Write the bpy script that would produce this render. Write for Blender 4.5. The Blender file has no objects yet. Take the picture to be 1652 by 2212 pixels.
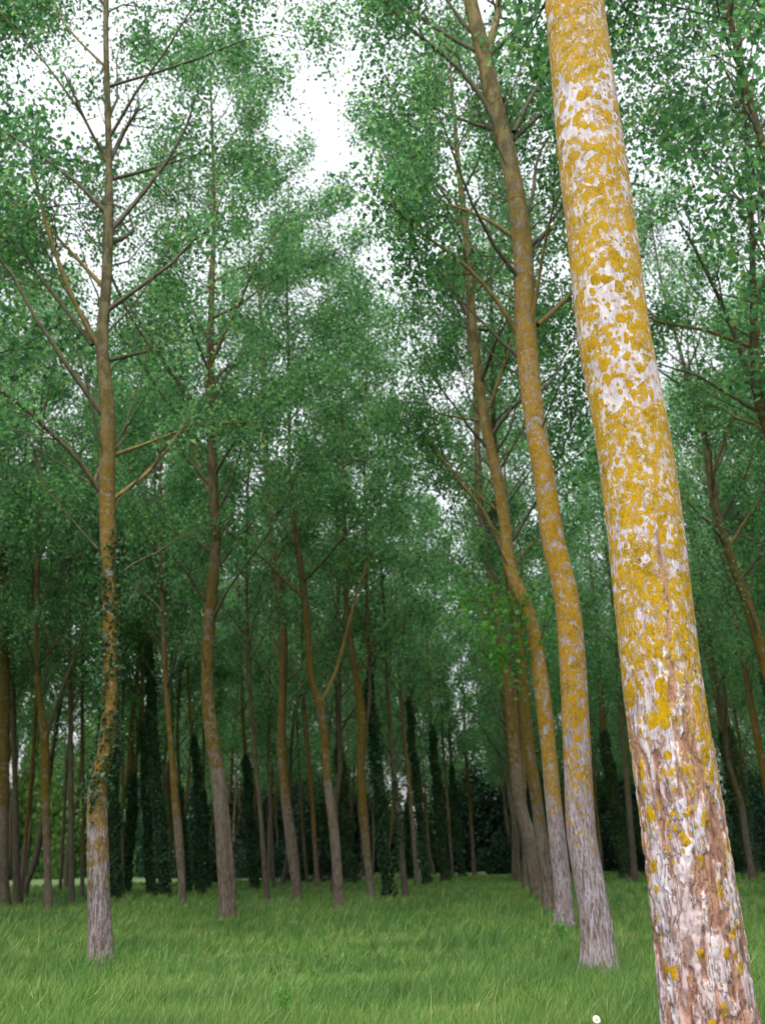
import bpy, math, random
import numpy as np
from mathutils import Vector, Matrix

# ------------------------------------------------------------------ camera
scene = bpy.context.scene
col = scene.collection
F_PX, CX, CY = 1864.0, 826.0, 1106.0          # focal length and centre, in units of a 1652 x 2212 picture
PITCH, ROLL, EYE = math.radians(21.94), math.radians(-1.2), 1.6
f0 = Vector((0, math.cos(PITCH), math.sin(PITCH)))
r0 = Vector((1, 0, 0)); u0 = r0.cross(f0)
r_ = r0 * math.cos(ROLL) + u0 * math.sin(ROLL)
u_ = r_.cross(f0)
cam = bpy.data.objects.new('camera', bpy.data.cameras.new('camera'))
col.objects.link(cam)
m = Matrix((r_, u_, -f0)).transposed().to_4x4(); m.translation = (0, 0, EYE)
cam.matrix_world = m
cam.data.sensor_fit = 'VERTICAL'
cam.data.angle = 2 * math.atan(CY / F_PX)
cam.data.clip_start = 0.05; cam.data.clip_end = 5000
scene.camera = cam
cam.data.dof.use_dof = True; cam.data.dof.focus_distance = 8.0        # focused on the thick trunk
cam.data.dof.aperture_fstop = cam.data.lens / 1000 / .022

# ------------------------------------------------------------------ sky, sun, exposure
SUN_EL, SUN_AZ = math.radians(62), math.radians(196)
world = bpy.data.worlds.new('World'); scene.world = world; world.use_nodes = True
nt = world.node_tree; nt.nodes.clear()
out = nt.nodes.new('ShaderNodeOutputWorld'); bg = nt.nodes.new('ShaderNodeBackground')
sky = nt.nodes.new('ShaderNodeTexSky'); sky.sky_type = 'NISHITA'; sky.sun_disc = False
sky.sun_elevation = SUN_EL; sky.sun_rotation = SUN_AZ; sky.air_density = 1.0; sky.dust_density = 4.0; sky.ozone_density = 1.0
hs = nt.nodes.new('ShaderNodeHueSaturation'); hs.inputs['Saturation'].default_value = 0.18; hs.inputs['Value'].default_value = 2.0   # an overcast: the blue washed out by cloud
nt.links.new(sky.outputs[0], hs.inputs['Color'])
# cloud cover: like any overcast it is brightest overhead and dims towards the horizon
wtc = nt.nodes.new('ShaderNodeTexCoord'); wsp = nt.nodes.new('ShaderNodeSeparateXYZ'); nt.links.new(wtc.outputs['Generated'], wsp.inputs[0])
wmr = nt.nodes.new('ShaderNodeMapRange'); nt.links.new(wsp.outputs['Z'], wmr.inputs['Value'])
for k_, v_ in (('From Min', 0), ('From Max', 1), ('To Min', .75), ('To Max', 2.2)): wmr.inputs[k_].default_value = v_
wvm = nt.nodes.new('ShaderNodeVectorMath'); wvm.operation = 'SCALE'
nt.links.new(hs.outputs[0], wvm.inputs[0]); nt.links.new(wmr.outputs[0], wvm.inputs['Scale']); nt.links.new(wvm.outputs[0], bg.inputs[0])
bg.inputs[1].default_value = 0.12
nt.links.new(bg.outputs[0], out.inputs[0])
sl = bpy.data.lights.new('sun', 'SUN'); sl.energy = 0.5; sl.angle = math.radians(25); sl.color = (1.0, .97, .92)
so = bpy.data.objects.new('sun', sl); col.objects.link(so)
sd = Vector((math.sin(SUN_AZ) * math.cos(SUN_EL), math.cos(SUN_AZ) * math.cos(SUN_EL), math.sin(SUN_EL)))
so.rotation_euler = sd.to_track_quat('Z', 'Y').to_euler()
vs = scene.view_settings
vs.view_transform = 'Standard'; vs.look = 'None'; vs.gamma = 1; vs.use_curve_mapping = False
vs.exposure = 0.38
cy = scene.cycles
cy.max_bounces = 8; cy.diffuse_bounces = 3; cy.glossy_bounces = 2; cy.transmission_bounces = 6; cy.transparent_max_bounces = 8
cy.use_denoising = True

# ------------------------------------------------------------------ helpers
def ray(x, y):
    d = f0 + r_ * ((x - CX) / F_PX) + u_ * ((CY - y) / F_PX)
    return d
def at_ground(x, y, z=0.2):
    d = ray(x, y); t = (z - EYE) / d.z
    return Vector((0, 0, EYE)) + d * t
def at_plane(x, y, base, off=0.0):
    """point on the upright plane through base that faces the camera's side of the wood, off metres behind it"""
    n = Vector((base.x, base.y, 0)).normalized()
    d = ray(x, y); t = (n.dot(Vector((base.x, base.y, 0))) + off) / n.dot(d)
    return Vector((0, 0, EYE)) + d * t

def tag(o, label=None, cat=None, group=None, kind=None):
    for k, v in (('label', label), ('category', cat), ('group', group), ('kind', kind)):
        if v: o[k] = v
    return o
def empty(name, loc):
    o = bpy.data.objects.new(name, None); col.objects.link(o); o.location = loc; o.empty_display_size = .3
    return o
def link(name, me, parent=None, loc=None):
    o = bpy.data.objects.new(name, me); col.objects.link(o)
    if parent: o.parent = parent
    if loc is not None: o.location = loc
    return o
def mesh(name, V, Q, mats, midx=None, smooth=False, attr=None):
    V = np.asarray(V, np.float32); Q = np.asarray(Q, np.int32)
    me = bpy.data.meshes.new(name)
    me.vertices.add(len(V)); me.vertices.foreach_set('co', V.ravel())
    n, k = Q.shape
    me.loops.add(n * k); me.loops.foreach_set('vertex_index', Q.ravel())
    me.polygons.add(n)
    me.polygons.foreach_set('loop_start', np.arange(0, n * k, k, dtype=np.int32))
    for mt in mats: me.materials.append(mt)
    if midx is not None: me.polygons.foreach_set('material_index', np.asarray(midx, np.int32))
    sm = np.zeros(n, bool)
    sm[:] = smooth if np.ndim(smooth) == 0 else smooth
    me.polygons.foreach_set('use_smooth', sm)
    for k_, v in (attr or {}).items():
        a = me.attributes.new(k_, 'FLOAT', 'POINT'); a.data.foreach_set('value', np.asarray(v, np.float32).ravel())
    me.update(calc_edges=True); me.validate()
    return me

def nrm(a): return a / np.maximum(np.linalg.norm(a, axis=-1, keepdims=True), 1e-9)

def tubes(P, R, sides):
    """P (N,K,3) centre lines, R (N,K) radii -> verts, quads of open tubes"""
    P = np.asarray(P, float); R = np.asarray(R, float)
    N, K, _ = P.shape
    T = np.empty_like(P); T[:, 1:-1] = P[:, 2:] - P[:, :-2]; T[:, 0] = P[:, 1] - P[:, 0]; T[:, -1] = P[:, -1] - P[:, -2]
    T = nrm(T)
    ref = np.where(np.abs(T[:, :1, 2:3]) > .8, np.array([1., 0, 0]), np.array([0, 0, 1.]))
    A = nrm(np.cross(T, np.broadcast_to(ref, T.shape))); B = np.cross(T, A)
    th = np.linspace(0, 2 * np.pi, sides, endpoint=False)
    V = P[:, :, None] + R[:, :, None, None] * (np.cos(th)[None, None, :, None] * A[:, :, None] + np.sin(th)[None, None, :, None] * B[:, :, None])
    idx = np.arange(N * K * sides).reshape(N, K, sides)
    a = idx[:, :-1]; b = np.roll(a, -1, axis=2); d = idx[:, 1:]; c = np.roll(d, -1, axis=2)
    Q = np.stack([a, b, c, d], -1).reshape(-1, 4)
    return V.reshape(-1, 3), Q

def catmull(P, n):
    P = np.asarray(P, float)
    d = np.r_[0, np.cumsum(np.linalg.norm(np.diff(P[:, :3], axis=0), axis=1))]
    t = np.linspace(0, d[-1], n)
    M = np.gradient(P, d, axis=0) if len(P) > 2 else np.repeat((P[1:] - P[:1]) / d[-1], 2, 0)
    i = np.clip(np.searchsorted(d, t, side='right') - 1, 0, len(P) - 2)
    h = (d[i + 1] - d[i])[:, None]; s = ((t - d[i])[:, None]) / h
    return (2*s**3 - 3*s**2 + 1) * P[i] + (s**3 - 2*s**2 + s) * h * M[i] + (-2*s**3 + 3*s**2) * P[i+1] + (s**3 - s**2) * h * M[i+1]

def leaves(C, size, rng, droop=.7, aspect=.8, up=0.0):
    """deltoid leaves at centres C -> verts, quads; each leaf is a folded four-cornered blade"""
    n = len(C)
    tip = nrm(rng.normal(size=(n, 3)) + np.array([0, 0, -droop]))
    side = nrm(np.cross(tip, rng.normal(size=(n, 3)) + np.array([0, 0, up * 3])))
    nor = np.cross(side, tip)
    s = (size * rng.uniform(.5, 1.35, n))[:, None]
    V = np.stack([C - tip * s * .5, C - tip * s * .08 + side * s * aspect * .5 + nor * s * .08,
                  C + tip * s * .5, C - tip * s * .08 - side * s * aspect * .5 + nor * s * .08], 1)
    return V.reshape(-1, 3), np.arange(n * 4).reshape(n, 4)

def join(parts):
    """[(V, Q, material index, smooth)] -> V, Q, midx, smooth"""
    V, Q, M, S, o = [], [], [], [], 0
    for v, q, mi, s in parts:
        if len(v) == 0: continue
        V.append(v); Q.append(q + o); M.append(np.full(len(q), mi)); S.append(np.full(len(q), s)); o += len(v)
    return np.concatenate(V), np.concatenate(Q), np.concatenate(M), np.concatenate(S)

def lattice(u, v, seed, nu):
    """smooth value noise, periodic in u with period nu"""
    rs = np.random.default_rng(seed); G = rs.random((nu, 4096))
    iu = np.floor(u).astype(int); iv = np.floor(v).astype(int); fu = u - iu; fv = v - iv
    fu = fu*fu*(3-2*fu); fv = fv*fv*(3-2*fv)
    g = lambda a, b: G[a % nu, b % 4096]
    return (g(iu, iv)*(1-fu) + g(iu+1, iv)*fu)*(1-fv) + (g(iu, iv+1)*(1-fu) + g(iu+1, iv+1)*fu)*fv

# ------------------------------------------------------------------ materials
class NT:
    def __init__(s, name):
        s.m = bpy.data.materials.new(name); s.m.use_nodes = True; s.t = s.m.node_tree; s.t.nodes.clear()
        s.out = s.t.nodes.new('ShaderNodeOutputMaterial')
    def n(s, typ, **kw):
        nd = s.t.nodes.new('ShaderNode' + typ)
        for k, v in kw.items(): setattr(nd, k, v)
        return nd
    def l(s, a, b): s.t.links.new(a, b)
    def put(s, sock, v):
        if isinstance(v, bpy.types.NodeSocket): s.l(v, sock)
        elif isinstance(v, (tuple, list)) and len(v) == 3 and sock.type == 'RGBA': sock.default_value = (*v, 1)
        else: sock.default_value = v
    def math(s, op, a, b=0.0, clamp=False):
        nd = s.n('Math', operation=op, use_clamp=clamp); s.put(nd.inputs[0], a); s.put(nd.inputs[1], b); return nd.outputs[0]
    def mix(s, f, a, b):
        nd = s.n('MixRGB'); s.put(nd.inputs[0], f); s.put(nd.inputs[1], a); s.put(nd.inputs[2], b); return nd.outputs[0]
    def step(s, v, lo, hi, a=0.0, b=1.0):
        nd = s.n('MapRange', interpolation_type='SMOOTHSTEP'); s.put(nd.inputs['Value'], v)
        for k, x in zip(('From Min', 'From Max', 'To Min', 'To Max'), (lo, hi, a, b)): s.put(nd.inputs[k], x)
        return nd.outputs[0]
    def lin(s, v, lo, hi, a=0.0, b=1.0):
        nd = s.n('MapRange'); nd.clamp = True; s.put(nd.inputs['Value'], v)
        for k, x in zip(('From Min', 'From Max', 'To Min', 'To Max'), (lo, hi, a, b)): s.put(nd.inputs[k], x)
        return nd.outputs[0]
    def scale(s, vec, xyz):
        nd = s.n('VectorMath', operation='MULTIPLY'); s.l(vec, nd.inputs[0]); nd.inputs[1].default_value = xyz; return nd.outputs[0]
    def noise(s, vec, sc, detail=4, rough=.55, dist=0.0):
        nd = s.n('TexNoise'); s.l(vec, nd.inputs['Vector'])
        for k, x in (('Scale', sc), ('Detail', detail), ('Roughness', rough), ('Distortion', dist)): nd.inputs[k].default_value = x
        return nd.outputs['Fac']
    def ramp(s, fac, stops):
        nd = s.n('ValToRGB'); s.l(fac, nd.inputs[0]); e = nd.color_ramp.elements
        while len(e) < len(stops): e.new(.5)
        for el, (p, c) in zip(e, stops): el.position = p; el.color = (*c, 1)
        return nd.outputs[0]

def leaf_mat(name, stops, trans=.4, gloss=.45):
    t = NT(name)
    g = t.n('NewGeometry')
    c = t.ramp(g.outputs['Random Per Island'], stops)
    p = t.n('BsdfPrincipled'); t.l(c, p.inputs['Base Color']); p.inputs['Roughness'].default_value = gloss; p.inputs['Specular IOR Level'].default_value = .25
    tr = t.n('BsdfTranslucent')
    hv = t.n('HueSaturation'); t.l(c, hv.inputs['Color']); hv.inputs['Hue'].default_value = .485; hv.inputs['Value'].default_value = 2.3; hv.inputs['Saturation'].default_value = 1.05
    t.l(hv.outputs[0], tr.inputs['Color'])
    mx = t.n('MixShader'); mx.inputs[0].default_value = trans
    t.l(p.outputs[0], mx.inputs[1]); t.l(tr.outputs[0], mx.inputs[2]); t.l(mx.outputs[0], t.out.inputs[0])
    return t.m

def bark_mat(name, white, brown, lich, cover, spots=True, old=(.13, .11, .055), z_old=(9, 14), fine=1.0, z_lich=(.3, 4.0), shed=(.46, .66), pink=(.36, .25, .24), tall=1.0, spot_z=0.0):
    """pale bark cracked to brown towards the root, crusted with yellow lichen that thickens with height"""
    t = NT(name)
    tc = t.n('TexCoord'); oi = t.n('ObjectInfo')
    sep = t.n('SeparateXYZ'); t.l(tc.outputs['Object'], sep.inputs[0]); z = sep.outputs['Z']
    ad = t.n('VectorMath', operation='ADD'); t.l(tc.outputs['Object'], ad.inputs[0])
    cb = t.n('CombineXYZ'); k = t.math('MULTIPLY', oi.outputs['Random'], 37.0); t.l(k, cb.inputs[0]); t.l(k, cb.inputs[2]); t.l(cb.outputs[0], ad.inputs[1])
    P = ad.outputs[0]
    # cracks: long upright fissures
    fis = t.noise(t.scale(P, (17 * fine, 17 * fine, 2.2 * fine * tall)), 1.0, 7, .62, .35)
    crack = t.step(fis, .41, .53, 1.0, 0.0)
    # shed patches where brown inner bark shows
    br = t.noise(t.scale(P, (8 * fine, 8 * fine, 1.1 * fine * tall)), 1.0, 6, .6, .4)
    thr = t.lin(z, 0.0, 4.5, shed[0], shed[1])
    bm = t.step(t.math('SUBTRACT', br, thr), -.02, .05)
    at = t.n('Attribute', attribute_name='peel')
    bm = t.math('MAXIMUM', bm, at.outputs['Fac'])
    grain = t.noise(P, 55.0, 4, .65)
    mott = t.noise(t.scale(P, (9, 9, 4)), 1.0, 5, .6)
    wcol = t.mix(t.step(mott, .35, .65), tuple(c * .72 for c in white), white)
    pk = t.step(t.noise(t.scale(P, (6, 6, .7)), 1.0, 5, .65, .3), .44, .60)
    wcol = t.mix(t.math('MULTIPLY', pk, t.lin(z, .5, 6, .9, .2)), wcol, pink)
    bcol = t.mix(t.step(grain, .35, .65), tuple(c * .7 for c in brown), brown)
    base = t.mix(bm, wcol, bcol)
    low = t.lin(z, 1.5, 5.0, 1.0, .35)
    base = t.mix(t.math('MULTIPLY', t.math('MULTIPLY', crack, low), .75), base, tuple(c * .42 for c in brown))
    ln = t.math('ABSOLUTE', t.math('SUBTRACT', t.noise(t.scale(P, (11 * fine, 11 * fine, 2.4 * fine)), 1.0, 6, .6, .6), .5))
    thin = t.step(ln, .004, .022, 1.0, 0.0)
    base = t.mix(t.math('MULTIPLY', t.math('MULTIPLY', thin, low), .8), base, tuple(c * .28 for c in brown))
    # lichen crust
    n1 = t.noise(t.scale(P, (6.5, 6.5, 5.5)), 1.0, 8, .68, .5)
    n2 = t.noise(t.scale(P, (1.3, 1.3, 1.0)), 1.0, 2, .5)
    n3 = t.noise(t.scale(P, (2.0, 2.0, 5.0)), 1.0, 3, .5)
    v = t.math('ADD', n1, t.math('ADD', t.math('MULTIPLY', t.math('SUBTRACT', n2, .5), .55), t.math('MULTIPLY', t.math('SUBTRACT', n3, .5), .35)))
    zr = t.math('SUBTRACT', z, t.math('MULTIPLY', t.math('SUBTRACT', oi.outputs['Random'], .5), 0.0 if spots else 3.0))
    th2 = t.lin(zr, z_lich[0], z_lich[1], .78, t.math('ADD', cover, t.math('MULTIPLY', oi.outputs['Random'], 0.0 if spots else .16)))
    lm = t.step(t.math('SUBTRACT', v, th2), -.02, .05)
    if spots:
        vo = t.n('TexVoronoi'); t.l(t.scale(P, (11, 11, 8.5)), vo.inputs['Vector']); vo.inputs['Scale'].default_value = 1.0
        wv = t.math('ADD', vo.outputs['Distance'], t.math('MULTIPLY', t.math('SUBTRACT', t.noise(P, 17, 6, .75), .5), .95))
        sc = t.n('SeparateColor'); t.l(vo.outputs['Color'], sc.inputs[0])
        rad = t.math('MULTIPLY', t.math('SUBTRACT', sc.outputs[0], t.lin(z, .3 + spot_z, 2.5 + spot_z, .62 + .2 * spot_z, .08)), t.lin(z, .4, 3, 1.1, .8))
        sm = t.step(t.math('SUBTRACT', rad, wv), -.03, .03)
        lm = t.math('MAXIMUM', lm, sm)
        v2 = t.n('TexVoronoi'); t.l(t.scale(P, (25, 25, 17)), v2.inputs['Vector']); v2.inputs['Scale'].default_value = 1.0
        w2 = t.math('ADD', v2.outputs['Distance'], t.math('MULTIPLY', t.math('SUBTRACT', t.noise(P, 33, 5, .75), .5), .9))
        s2 = t.n('SeparateColor'); t.l(v2.outputs['Color'], s2.inputs[0])
        side = t.math('MULTIPLY', t.math('SUBTRACT', n2, .5), 1.6)
        r2_ = t.math('SUBTRACT', t.math('ADD', s2.outputs[0], side), t.lin(z, .2 + spot_z, 2.6 + spot_z, .66 + .3 * spot_z, .25))
        lm = t.math('MAXIMUM', lm, t.step(t.math('SUBTRACT', r2_, w2), -.04, .04))
    # the crust is broken where bark is shed
    lm = t.math('MULTIPLY', lm, t.math('SUBTRACT', 1.0, t.math('MULTIPLY', at.outputs['Fac'], .85)))
    tone = t.math('ADD', t.math('MULTIPLY', t.noise(P, 30, 8, .8), .6), t.math('MULTIPLY', t.noise(P, 5, 6, .7), .4))
    lc = t.ramp(tone, [(.36, tuple(c * .30 for c in lich)), (.44, (lich[0] * .68, lich[1] * .70, lich[2])), (.51, lich), (.58, (lich[0] * 1.10, lich[1] * 1.06, lich[2])), (.66, (lich[0] * .62, lich[1] * .80, lich[2] * 2.0))])
    speck = t.step(t.math('ADD', t.noise(t.scale(P, (1, 1, .7)), 22, 7, .75), t.math('MULTIPLY', n2, .25)), .64, .74)
    lm2 = t.math('MULTIPLY', lm, t.math('SUBTRACT', 1.0, t.math('MULTIPLY', speck, .8)))
    c = t.mix(lm2, base, lc)
    # young olive-grey bark higher up the stem
    oc = t.mix(t.step(t.noise(t.scale(P, (6, 6, 2.5)), 1.0, 6, .65), .42, .6), tuple(x * .55 for x in old), tuple(x * 1.35 for x in old))
    c = t.mix(t.math('MULTIPLY', t.lin(z, z_old[0], z_old[1]), .9), c, oc)
    p = t.n('BsdfPrincipled'); t.l(c, p.inputs['Base Color']); p.inputs['Roughness'].default_value = .9; p.inputs['Specular IOR Level'].default_value = .12
    bu = t.n('Bump'); bu.inputs['Strength'].default_value = .65; bu.inputs['Distance'].default_value = .025
    hgt = t.math('ADD', t.math('MULTIPLY', fis, low), t.math('ADD', t.math('MULTIPLY', lm2, .22), t.math('MULTIPLY', grain, .22)))
    hgt = t.math('SUBTRACT', hgt, t.math('ADD', t.math('MULTIPLY', bm, .45), t.math('MULTIPLY', t.math('MULTIPLY', thin, low), .5)))
    hgt = t.math('ADD', hgt, t.math('MULTIPLY', tone, .5))
    t.l(hgt, bu.inputs['Height']); t.l(bu.outputs[0], p.inputs['Normal'])
    t.l(p.outputs[0], t.out.inputs[0])
    return t.m

def plain_mat(name, a, b, sc, rough=.85, stretch=(1, 1, 1)):
    t = NT(name); tc = t.n('TexCoord')
    n = t.noise(t.scale(tc.outputs['Object'], stretch), sc, 6, .65)
    c = t.mix(t.step(n, .38, .62), a, b)
    p = t.n('BsdfPrincipled'); t.l(c, p.inputs['Base Color']); p.inputs['Roughness'].default_value = rough
    bu = t.n('Bump'); bu.inputs['Strength'].default_value = .4; t.l(n, bu.inputs['Height']); t.l(bu.outputs[0], p.inputs['Normal'])
    t.l(p.outputs[0], t.out.inputs[0])
    return t.m

M = {}
M['leaf'] = leaf_mat('poplar_leaf', [(0, (.027, .080, .033)), (.4, (.050, .141, .056)), (.8, (.088, .210, .080)), (1, (.145, .26, .065))], .48)
M['ivy'] = leaf_mat('ivy_leaf', [(0, (.012, .034, .016)), (.6, (.020, .060, .024)), (1, (.045, .105, .032))], .2, .6)
M['fresh'] = leaf_mat('fresh_leaf', [(0, (.035, .14, .022)), (.6, (.06, .20, .03)), (1, (.11, .27, .04))], .45)
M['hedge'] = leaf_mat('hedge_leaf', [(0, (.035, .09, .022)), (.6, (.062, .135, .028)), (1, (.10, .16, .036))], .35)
M['dark'] = leaf_mat('shade_toned_leaf', [(0, (.008, .026, .014)), (.7, (.014, .045, .022)), (1, (.03, .07, .025))], .25)  # leaf green darkened to stand in for the deep shade of the wood
M['pale_bark'] = bark_mat('pale_bark_with_lichen', (.33, .29, .31), (.20, .135, .115), (.27, .148, .004), .43, True, z_old=(10, 16), old=(.13, .105, .045), fine=2.4, shed=(.56, .72), pink=(.235, .18, .18), spot_z=.9)
M['near_bark'] = bark_mat('white_bark_with_lichen', (.53, .48, .52), (.36, .195, .14), (.34, .198, .004), .468, True, z_old=(14, 22), old=(.2, .17, .08), shed=(.61, .77), pink=(.38, .27, .255), z_lich=(.6, 3.0), tall=2.4)
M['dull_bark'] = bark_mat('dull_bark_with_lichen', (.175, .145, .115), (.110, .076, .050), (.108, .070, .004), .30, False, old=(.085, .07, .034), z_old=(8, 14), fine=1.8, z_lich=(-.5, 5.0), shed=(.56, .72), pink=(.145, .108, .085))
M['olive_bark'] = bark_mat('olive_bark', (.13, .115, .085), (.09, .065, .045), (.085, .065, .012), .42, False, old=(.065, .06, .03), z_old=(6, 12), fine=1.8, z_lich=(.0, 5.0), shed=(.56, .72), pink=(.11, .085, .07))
M['grey_base_bark'] = bark_mat('grey_white_bark_with_lichen', (.235, .205, .205), (.13, .095, .08), (.125, .078, .008), .33, False, z_old=(8, 13), old=(.10, .09, .05), fine=1.8, z_lich=(.6, 5.0), shed=(.60, .74), pink=(.18, .14, .13))
M['limb'] = plain_mat('limb_bark', (.038, .032, .018), (.085, .068, .032), 9, stretch=(1, 1, .4))
M['limb_gold'] = plain_mat('lichened_limb_bark', (.09, .062, .016), (.17, .115, .025), 9, stretch=(1, 1, .4))
M['twig'] = plain_mat('twig_bark', (.035, .030, .018), (.075, .06, .03), 9)

# ------------------------------------------------------------------ ground and grass
def gz(x, y):
    return .06 * np.sin(x * .35 + 1.3) * np.sin(y * .27) + .04 * np.sin(x * .9 + y * .6)
def patch(x, y):
    return (np.sin(x * .31 + 2) * np.sin(y * .23 + 1) + .6 * np.sin(x * .83 + y * .41) + .5 * np.sin(x * 1.7 - y * 1.1 + 2) + .4 * np.sin(x * .2 - y * 1.9)) / 2.5
ax = np.concatenate([-np.geomspace(2500, 62, 16), np.linspace(-60, 60, 161), np.geomspace(62, 2500, 16)])
ay = np.concatenate([-np.geomspace(1500, 12, 10), np.linspace(-10, 130, 187), np.geomspace(134, 3000, 18)])
X, Y = np.meshgrid(ax, ay)
V = np.stack([X, Y, gz(X, Y) * (np.abs(X) < 200) * (np.abs(Y) < 300)], -1).reshape(-1, 3)
idx = np.arange(len(V)).reshape(X.shape)
Q = np.stack([idx[:-1, :-1], idx[:-1, 1:], idx[1:, 1:], idx[1:, :-1]], -1).reshape(-1, 4)
t = NT('meadow_soil'); tc = t.n('TexCoord')
c = t.mix(t.step(t.noise(tc.outputs['Object'], .35, 5), .35, .65), (.030, .075, .016), (.055, .115, .022))
c = t.mix(t.step(t.noise(tc.outputs['Object'], 9, 6, .7), .4, .62), c, (.07, .10, .03))
p = t.n('BsdfPrincipled'); t.l(c, p.inputs['Base Color']); p.inputs['Roughness'].default_value = .95; t.l(p.outputs[0], t.out.inputs[0])
tag(link('ground', mesh('ground', V, Q, [t.m], smooth=True)), kind='structure')

def grass_mat():
    t = NT('grass_blade'); g = t.n('NewGeometry'); tc = t.n('TexCoord')
    c = t.ramp(g.outputs['Random Per Island'], [(0, (.048, .130, .018)), (.5, (.085, .205, .028)), (.84, (.135, .265, .042)), (.94, (.26, .29, .08)), (1, (.44, .38, .16))])
    pn = t.noise(t.scale(tc.outputs['Object'], (.55, .8, 1)), 1.0, 5, .6)
    c = t.mix(t.step(pn, .48, .66, 0, .5), c, (.26, .30, .085))
    dn = t.noise(t.scale(tc.outputs['Object'], (.3, .42, 1)), 1.0, 5, .65)
    c = t.mix(t.step(dn, .46, .58, 0, .8), c, (.050, .140, .022))
    p = t.n('BsdfPrincipled'); t.l(c, p.inputs['Base Color']); p.inputs['Roughness'].default_value = .6
    tr = t.n('BsdfTranslucent'); t.l(c, tr.inputs['Color'])
    mx = t.n('MixShader'); mx.inputs[0].default_value = .3; t.l(p.outputs[0], mx.inputs[1]); t.l(tr.outputs[0], mx.inputs[2]); t.l(mx.outputs[0], t.out.inputs[0])
    return t.m
M['grass'] = grass_mat()
rng = np.random.default_rng(5)
NB = 620000
rr = (4.0 ** -.35 + rng.random(NB) * (85.0 ** -.35 - 4.0 ** -.35)) ** (-1 / .35)
ang = rng.uniform(-math.radians(42), math.radians(42), NB)
gx, gy = rr * np.sin(ang), rr * np.cos(ang)
# tufts: pull part of the blades together
tu = rng.random(NB) < .55
q = .35 * (rr / 10) ** .5
gx = np.where(tu, np.round(gx / q) * q + rng.normal(size=NB) * .07 + .25 * np.sin(np.round(gy / q) * 7.1), gx)
gy = np.where(tu, np.round(gy / q) * q + rng.normal(size=NB) * .07 + .25 * np.sin(np.round(gx / q) * 5.3), gy)
hh = (.15 + .15 * patch(gx, gy) + .12 * rng.random(NB)) * (1 + .25 * tu)
tall = rng.random(NB) < .03; hh = np.clip(np.where(tall, hh * 2.1, hh), .07, .75)
w = .0032 * (np.maximum(rr, 6) / 8) ** .9 * rng.uniform(.7, 1.3, NB) * np.where(tall, .6, 1)
az = rng.uniform(0, 2 * np.pi, NB); s = np.stack([np.cos(az), np.sin(az), 0 * az], -1) * w[:, None]
lean = np.stack([.28 + .6 * rng.normal(size=NB), .35 * rng.normal(size=NB), 0 * az], -1) * (hh * .55)[:, None]
B = np.stack([gx, gy, gz(gx, gy) - .02], -1); up = np.zeros_like(B); up[:, 2] = hh
mid = B + up * .55 + lean * .3; tip = B + up + lean
V = np.stack([B - s, B + s, mid + s * .8, mid - s * .8, tip + s * .12, tip - s * .12], 1).reshape(-1, 3)
o6 = np.arange(NB)[:, None] * 6
Q = np.concatenate([o6 + [0, 1, 2, 3], o6 + [3, 2, 4, 5]])
tag(link('meadow_grass', mesh('meadow_grass', V, Q, [M['grass']])), 'long soft meadow grass leaning in tufts under the poplars', 'grass', kind='stuff')

# ------------------------------------------------------------------ trees
def limb_set(path, h0, H, n, Lmax, rng, rscale=1.0, gap=None):
    """main limbs leaving the stem between heights h0 and H: (N,6,3) points and (N,6) radii"""
    zs = path[:, 2]
    P, R = [], []
    a = rng.uniform(0, 6.28)
    for i in range(n):
        tt = (i + rng.uniform(-.3, .3) + .5) / n
        h = h0 + (H - .6 - h0) * tt ** .95
        k = int(np.clip(np.searchsorted(zs, h), 1, len(path) - 1))
        p = path[k, :3]; rt = path[k, 3]
        a += 2.4 + rng.normal() * .35
        L = Lmax * (.55 + .5 * math.sin(math.pi * min(1, .22 + tt * .62))) * (1 - .55 * tt ** 3) * rng.uniform(.75, 1.15)
        if gap is not None:                                   # limbs over the ride are kept short by their neighbours across it
            g = math.cos(a - gap)
            L *= 1 - .28 * max(0, g)
        e = math.radians(rng.uniform(38, 58) + 12 * tt)
        d = np.array([math.cos(a) * math.cos(e), math.sin(a) * math.cos(e), math.sin(e)])
        pts = [p]
        for s in range(5):
            d = d + rng.normal(size=3) * .15 + np.array([0, 0, .05 if s < 3 else -.10])
            d = d / np.linalg.norm(d)
            pts.append(pts[-1] + d * L / 5)
        r = min(rt * .5, .014 + .0075 * L) * rscale
        P.append(pts); R.append(r * np.array([1.15, .85, .66, .48, .32, .14]))
    return np.array(P), np.array(R)

def twig_set(P, R, per, rng, lmul=.55):
    """side twigs of the limbs: (M,4,3), radii (M,4)"""
    N = len(P); n = N * per
    li = np.repeat(np.arange(N), per)
    u = rng.uniform(.30, 1.0, n) ** .8 * 4.99
    i = u.astype(int); f = (u - i)[:, None]
    p0 = P[li, i] * (1 - f) + P[li, i + 1] * f
    dirl = nrm(P[li, i + 1] - P[li, i]); L = np.linalg.norm(P[:, -1] - P[:, 0], axis=1)[li]
    d = nrm(dirl * .75 + nrm(rng.normal(size=(n, 3))) * .85 + np.array([0, 0, .12]))
    ln = (L * lmul * (1.1 - .55 * u / 5) * rng.uniform(.5, 1.2, n))[:, None] / 3
    d2 = nrm(d + rng.normal(size=(n, 3)) * .22 + np.array([0, 0, .05])); d3 = nrm(d2 + rng.normal(size=(n, 3)) * .25 + np.array([0, 0, -.15]))
    p1 = p0 + d * ln; p2 = p1 + d2 * ln; p3 = p2 + d3 * ln
    r = (R[li, i] * .45)[:, None] * np.array([1, .75, .5, .25])
    return np.stack([p0, p1, p2, p3], 1), np.maximum(r, .0025)

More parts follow.
